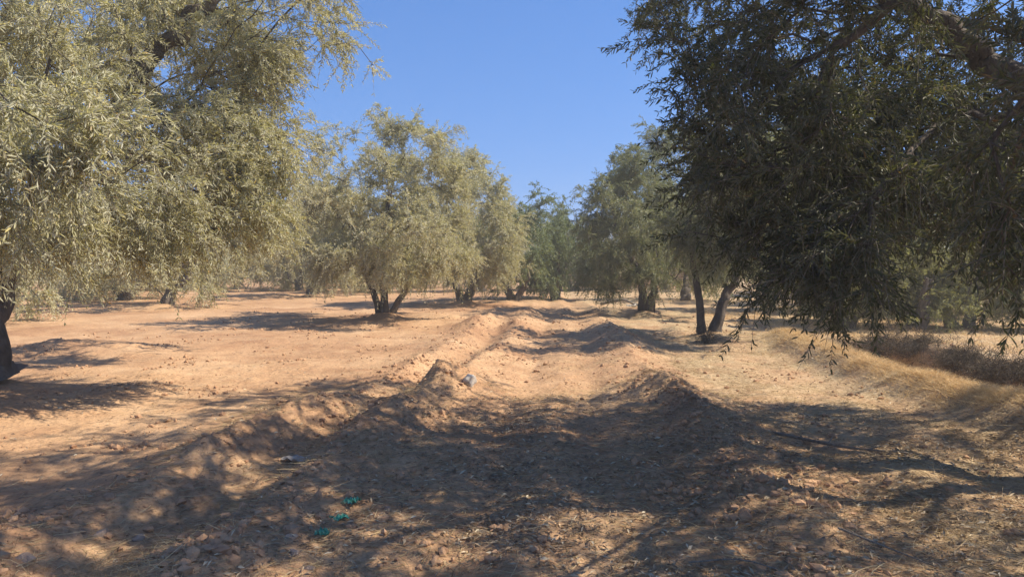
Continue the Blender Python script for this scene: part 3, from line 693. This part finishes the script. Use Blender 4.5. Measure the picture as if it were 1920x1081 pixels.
V, F = lumps(P, rng, (.005, .038))
def dridge(x, y):
    t = 0
    for bx in (B1X, B2X, B3X): t = t + np.exp(-((x - np.interp(y, YK, bx)) / .30) ** 2)
    return np.clip(t * (.35 + 1.1 * fbm(x * 1.7, y * 1.7, 2, 44.)), 0, 1)
P2, rng = scatter(4200, (-4, 3.5), (2.6, 18), dridge, 68)
V2, F2 = lumps(P2, rng, (.006, .045), .05); F2 = F2 + len(V); V = np.vstack([V, V2]); F = np.vstack([F, F2])
tag(obj('soil_clods', mesh_np('soil_clods', V, [F]), M['clod']), "small crumbled clods of red soil strewn over the field", "soil clods", kind="stuff")

# ------------------------------------------------------------------ stones, scraps, sticks, shrubs
def rock(name, x, y, r, m, label, cat="stone", group=None, seed=0, flat=.6, lift=.0):
    import bmesh
    bm = bmesh.new(); bmesh.ops.create_icosphere(bm, subdivisions=3, radius=1)
    rs = np.random.default_rng(seed + 100); sx, sy = rs.uniform(.8, 1.3), rs.uniform(.7, 1.0); pl = [(Vector(rs.normal(size=3)).normalized(), rs.uniform(.5, .8)) for _ in range(11)]
    for v in bm.verts:
        p = v.co.copy()
        for nrm, d in pl:
            k = p.dot(nrm)
            if k > d: p -= nrm * (k - d) * .9
        p *= 1 + .25 * mnoise.noise(p * 1.8 + Vector((seed, 0, 0))) + .04 * mnoise.noise(p * 6)
        v.co = (p.x * r * sx, p.y * r * sy, p.z * r * flat)
    me = bpy.data.meshes.new(name); bm.to_mesh(me); bm.free()
    me.polygons.foreach_set("use_smooth", [True] * len(me.polygons))
    o = obj(name, me, M[m], None, (x, y, hz(x, y) + r * lift)); o.rotation_euler = (0, 0, rs.uniform(0, 6)); tag(o, label, cat, group)
def gp(px_, py_, z=0.): d = (1.5 - z) * 1397 / (py_ - 490); return ((px_ - 960) / 1397 * d, d)
SG = "stones lying on the track and its banks"
rock('pale_rock', -.47, 8.15, .10, 'palestone', "pale grey rock lodged on top of the earth mound left of the track", seed=1, flat=.8, group=SG, lift=.15)
for k, (a, b, r, m, lb) in enumerate([
    (540, 1003, .034, 'stone', "tan stone lying just left below the lowest green scrap"), (575, 1046, .032, 'stone', "flat brownish stone at the bottom of the photo below the green scraps"),
    (545, 1024, .036, 'stone', "dull half-buried stone between the tan one and the bottom edge"), (724, 938, .03, 'stone', "small pinkish stone right of the uppermost green scrap"),
    (1018, 868, .028, 'clod', "dark reddish clod in the middle of the track beside a dry grass patch"), (1335, 962, .045, 'clod', "long reddish clod lying on the straw right of the track"),
    (1452, 858, .085, 'clod', "large broken clod at the near end of the right ridge"), (1290, 958, .034, 'clod', "rounded clod on the straw left of the long reddish one"),
    (180, 985, .05, 'stone', "light stone in dappled sun on the near left bank"), (250, 972, .036, 'stone', "smaller light stone on the near left bank"),
    (1480, 915, .05, 'clod', "squat clod in the shade below the end of the right ridge"), (1520, 918, .055, 'clod', "broad clod in the shade, beside the squat one"),
    (1165, 912, .045, 'clod', "smooth reddish lump in a sun patch on the track"), (38, 1050, .055, 'stone', "grey stone in the bottom left corner")]):
    x, y = gp(a, b, .05); rock('stone' if m == 'stone' else 'soil_clod', x, y, r, m, lb, "stone" if m == 'stone' else "clod", SG, seed=10 + k)

def plain(name, c, rough=.5, trans=0):
    m, nt, b = new_mat(name); g = nt.nodes.new("ShaderNodeNewGeometry").outputs["Position"]
    n = noise_n(nt, g, 40, 3); nt.links.new(mixc(nt, n, tuple(q * .75 for q in c), tuple(min(1, q * 1.2) for q in c)), b.inputs["Base Color"]); b.inputs["Roughness"].default_value = rough; return m
M['green_plastic'] = plain("green_plastic", (.025, .21, .15)); M['white_plastic'] = plain("white_plastic", (.30, .26, .22))
def scrap(name, x, y, size, m, label, cat, seed, hgt=.5, group=None, asp=1.0):
    n = 13; V = []; rs = random.Random(seed)
    z0 = hz(x, y)
    for i in range(n):
        for j in range(n):
            u, v = (i / (n - 1) - .5), (j / (n - 1) - .5); q = Vector((u * 4.2, v * 4.2, seed * 1.7))
            e = 1 + .45 * mnoise.noise(Vector((math.atan2(v, u) * 1.4, seed, 0)))
            cz = abs(mnoise.noise(q)) + .5 * abs(mnoise.noise(q * 2.3))
            V.append((u * size * e * asp + .15 * size * mnoise.noise(q + Vector((9, 0, 0))), v * size * e + .15 * size * mnoise.noise(q + Vector((0, 9, 0))), .008 + cz * size * hgt))
    Q = [(i * n + j, i * n + j + 1, i * n + n + j + 1, i * n + n + j) for i in range(n - 1) for j in range(n - 1)]
    me = mesh_np(name, np.array(V), [np.array(Q)], smooth=False); o = obj(name, me, M[m], None, (x, y, z0)); o.rotation_euler = (0, 0, rs.uniform(0, 6))
    md = o.modifiers.new("thickness", 'SOLIDIFY'); md.thickness = .0015
    tag(o, label, cat, group)
GG = "green plastic scraps on the track's left bank"
x, y = gp(655, 940, .05); scrap('plastic_scrap', x, y, .085, 'green_plastic', "crumpled green plastic scrap lying uppermost of the three, the largest", "plastic scrap", 3, .75, GG)
x, y = gp(633, 959, .05); scrap('plastic_scrap', x, y, .07, 'green_plastic', "flattened green plastic scrap lying between the other two", "plastic scrap", 5, .4, GG, 1.3)
x, y = gp(600, 990, .05); scrap('plastic_scrap', x, y, .065, 'green_plastic', "small green plastic scrap lying lowest, nearest the camera", "plastic scrap", 8, .8, GG)
scrap('plastic_bag', -1.62, 5.6, .14, 'white_plastic', "dusty white plastic bag lying in the channel between the two left ridges", "plastic bag", 12, .3, None, 1.6)
scrap('plastic_bag', 4.0, 24.3, .3, 'white_plastic', "white plastic bag lying in the sun left of the double trunk", "plastic bag", 14, .5, None, 1.3)

def stick(name, P, r0, r1, m, label, cat, side=()):
    P = catmull([(a, b, hz(a, b) + c) for a, b, c in P], .05); acc = Acc(); o0 = P[0].copy()
    acc.add(*tube(P - o0, np.linspace(r0, r1, len(P)), 7, gnarl=.1, seed=len(P)))
    for t, dx, dy, dz in side:
        q = P[int(t * (len(P) - 1))]; acc.add(*tube(np.array([q, q + np.array([dx, dy, dz]) * .5, q + np.array([dx, dy, dz * .8])]) - o0, [r1, r1 * .8, r1 * .5], 5))
    tag(obj(name, acc.mesh(name), M[m], None, o0), label, cat)
stick('fallen_branch', [(3.0, 25.2, .1), (3.7, 24.9, .25), (4.1, 24.7, .06)], .05, .03, 'twig', "pale bare branch lying on the ground left of the double trunk", "branch")
stick('fallen_branch', [(2.35, 6.6, .03), (2.75, 6.1, .05), (3.0, 5.6, .02)], .016, .006, 'twig', "bleached curved branch lying in the shade right of the right ridge", "branch", [(.4, .1, .12, .05), (.7, .12, 0, .04)])
stick('dry_stick', [(1.75, 3.95, .05), (1.95, 3.8, .05), (2.1, 3.65, .02)], .006, .003, 'twig', "thin bleached stick lying in the lower right shade", "stick", [(.3, -.05, .04, .03)])
stick('dry_stick', [(.9, 3.75, .02), (1.15, 3.72, .03), (1.3, 3.6, .015)], .005, .003, 'twig', "thin dark stick lying on the straw at the bottom of the track", "stick")

def dry_shrub(x, y, h, rad, label, seed, nst=130, group="dry shrubs on the ditch bank", bank=True):
    rng = np.random.default_rng(seed); z0 = hz(x, y); acc = Acc()
    for k in range(nst):
        a = rng.uniform(0, 6.28); d = np.array([math.cos(a) * rad, math.sin(a) * rad, h * rng.uniform(.3, .95)]) * rng.uniform(.55, 1.05)
        q0 = np.array([rng.normal() * rad * .22, rng.normal() * rad * .45, 0]); q0[2] = hz(x + q0[0], y + q0[1]) - z0 - .02
        if q0[2] < -.25: continue
        if bank and d[0] < 0: d[2] *= .5
        P = [q0, q0 + d * np.array([.3, .3, .45]), q0 + d * np.array([.7, .7, .85]), q0 + d + np.array([0, 0, -.03])]
        acc.add(*tube(P, [.004, .003, .002, .001], 3, cap=False))
        for j in range(16):
            s_ = P[1 + j % 3] + rng.normal(size=3) * .02; e = s_ + rng.normal(size=3) * .075; acc.add(*tube([s_, (s_ + e) / 2 + rng.normal(size=3) * .01, e], [.0028, .0024, .0008], 3, cap=False))
    me = acc.mesh('dry_shrub'); a_ = me.attributes.new("rnd", 'FLOAT', 'FACE'); a_.data.foreach_set("value", np.clip(rng.normal(.42, .25, len(me.polygons)), 0, 1).astype(np.float32))
    tag(obj('dry_shrub', me, M['shrub'], None, (x, y, z0)), label, "dry shrub", group)
DX = lambda y: 4.78 + .12 * float(pnoise(y * .4, 3.)) + .03 * (y - 7) + 1.62
for k, (dx, y, h, r, lb) in enumerate([(.05, 7.7, .40, .42, "brown dry shrub on the ditch bank, cut by the right edge"), (.0, 8.5, .42, .42, "brown dry shrub on the ditch bank, second from the right edge"), (.1, 9.2, .34, .40, "pale-tipped dry shrub leaning over the ditch, third from the right edge"),
                                      (.0, 9.9, .36, .40, "bushy dry shrub in the middle of the ditch bank"), (.05, 10.9, .30, .36, "low dry shrub right beside the bare gap in the ditch bank"), (.0, 12.1, .36, .42, "dark dry shrub left of the bare gap in the ditch bank"),
                                      (-.1, 13.2, .40, .45, "dark dry shrub near the far end of the ditch"), (-.6, 14.2, .45, .45, "grey dry shrub closing the far end of the ditch, under the hanging olive twigs")]):
    dry_shrub(DX(y) + dx, y, h, r, lb, 70 + k)
dry_shrub(3.72, 14.2, .55, .22, "wispy pale dry weed at the foot of the leaning-trunk olive", 90, 26, None, False)

# ------------------------------------------------------------------ dusty air over the grove, added also to lift the dark tones
def haze_box():
    x0, x1, y0, y1, z0, z1 = -430, 430, -25, 710, -2.0, 9.0
    V = np.array([(x, y, z) for z in (z0, z1) for y in (y0, y1) for x in (x0, x1)], float)
    Q = np.array([(0, 2, 3, 1), (4, 5, 7, 6), (0, 1, 5, 4), (2, 6, 7, 3), (0, 4, 6, 2), (1, 3, 7, 5)])
    m = bpy.data.materials.new("dusty_air"); m.use_nodes = True; nt = m.node_tree; nt.nodes.clear()
    out = nt.nodes.new("ShaderNodeOutputMaterial"); v = nt.nodes.new("ShaderNodeVolumePrincipled")
    v.inputs["Color"].default_value = (.95, .88, .76, 1); v.inputs["Density"].default_value = .0044; v.inputs["Anisotropy"].default_value = .2
    nt.links.new(v.outputs[0], out.inputs["Volume"])
    tag(obj("haze", mesh_np("haze", V, [Q]), m), "thin pale dust haze over the whole grove, added also to lift the shadows", "haze", kind="stuff")
haze_box()
print("done")
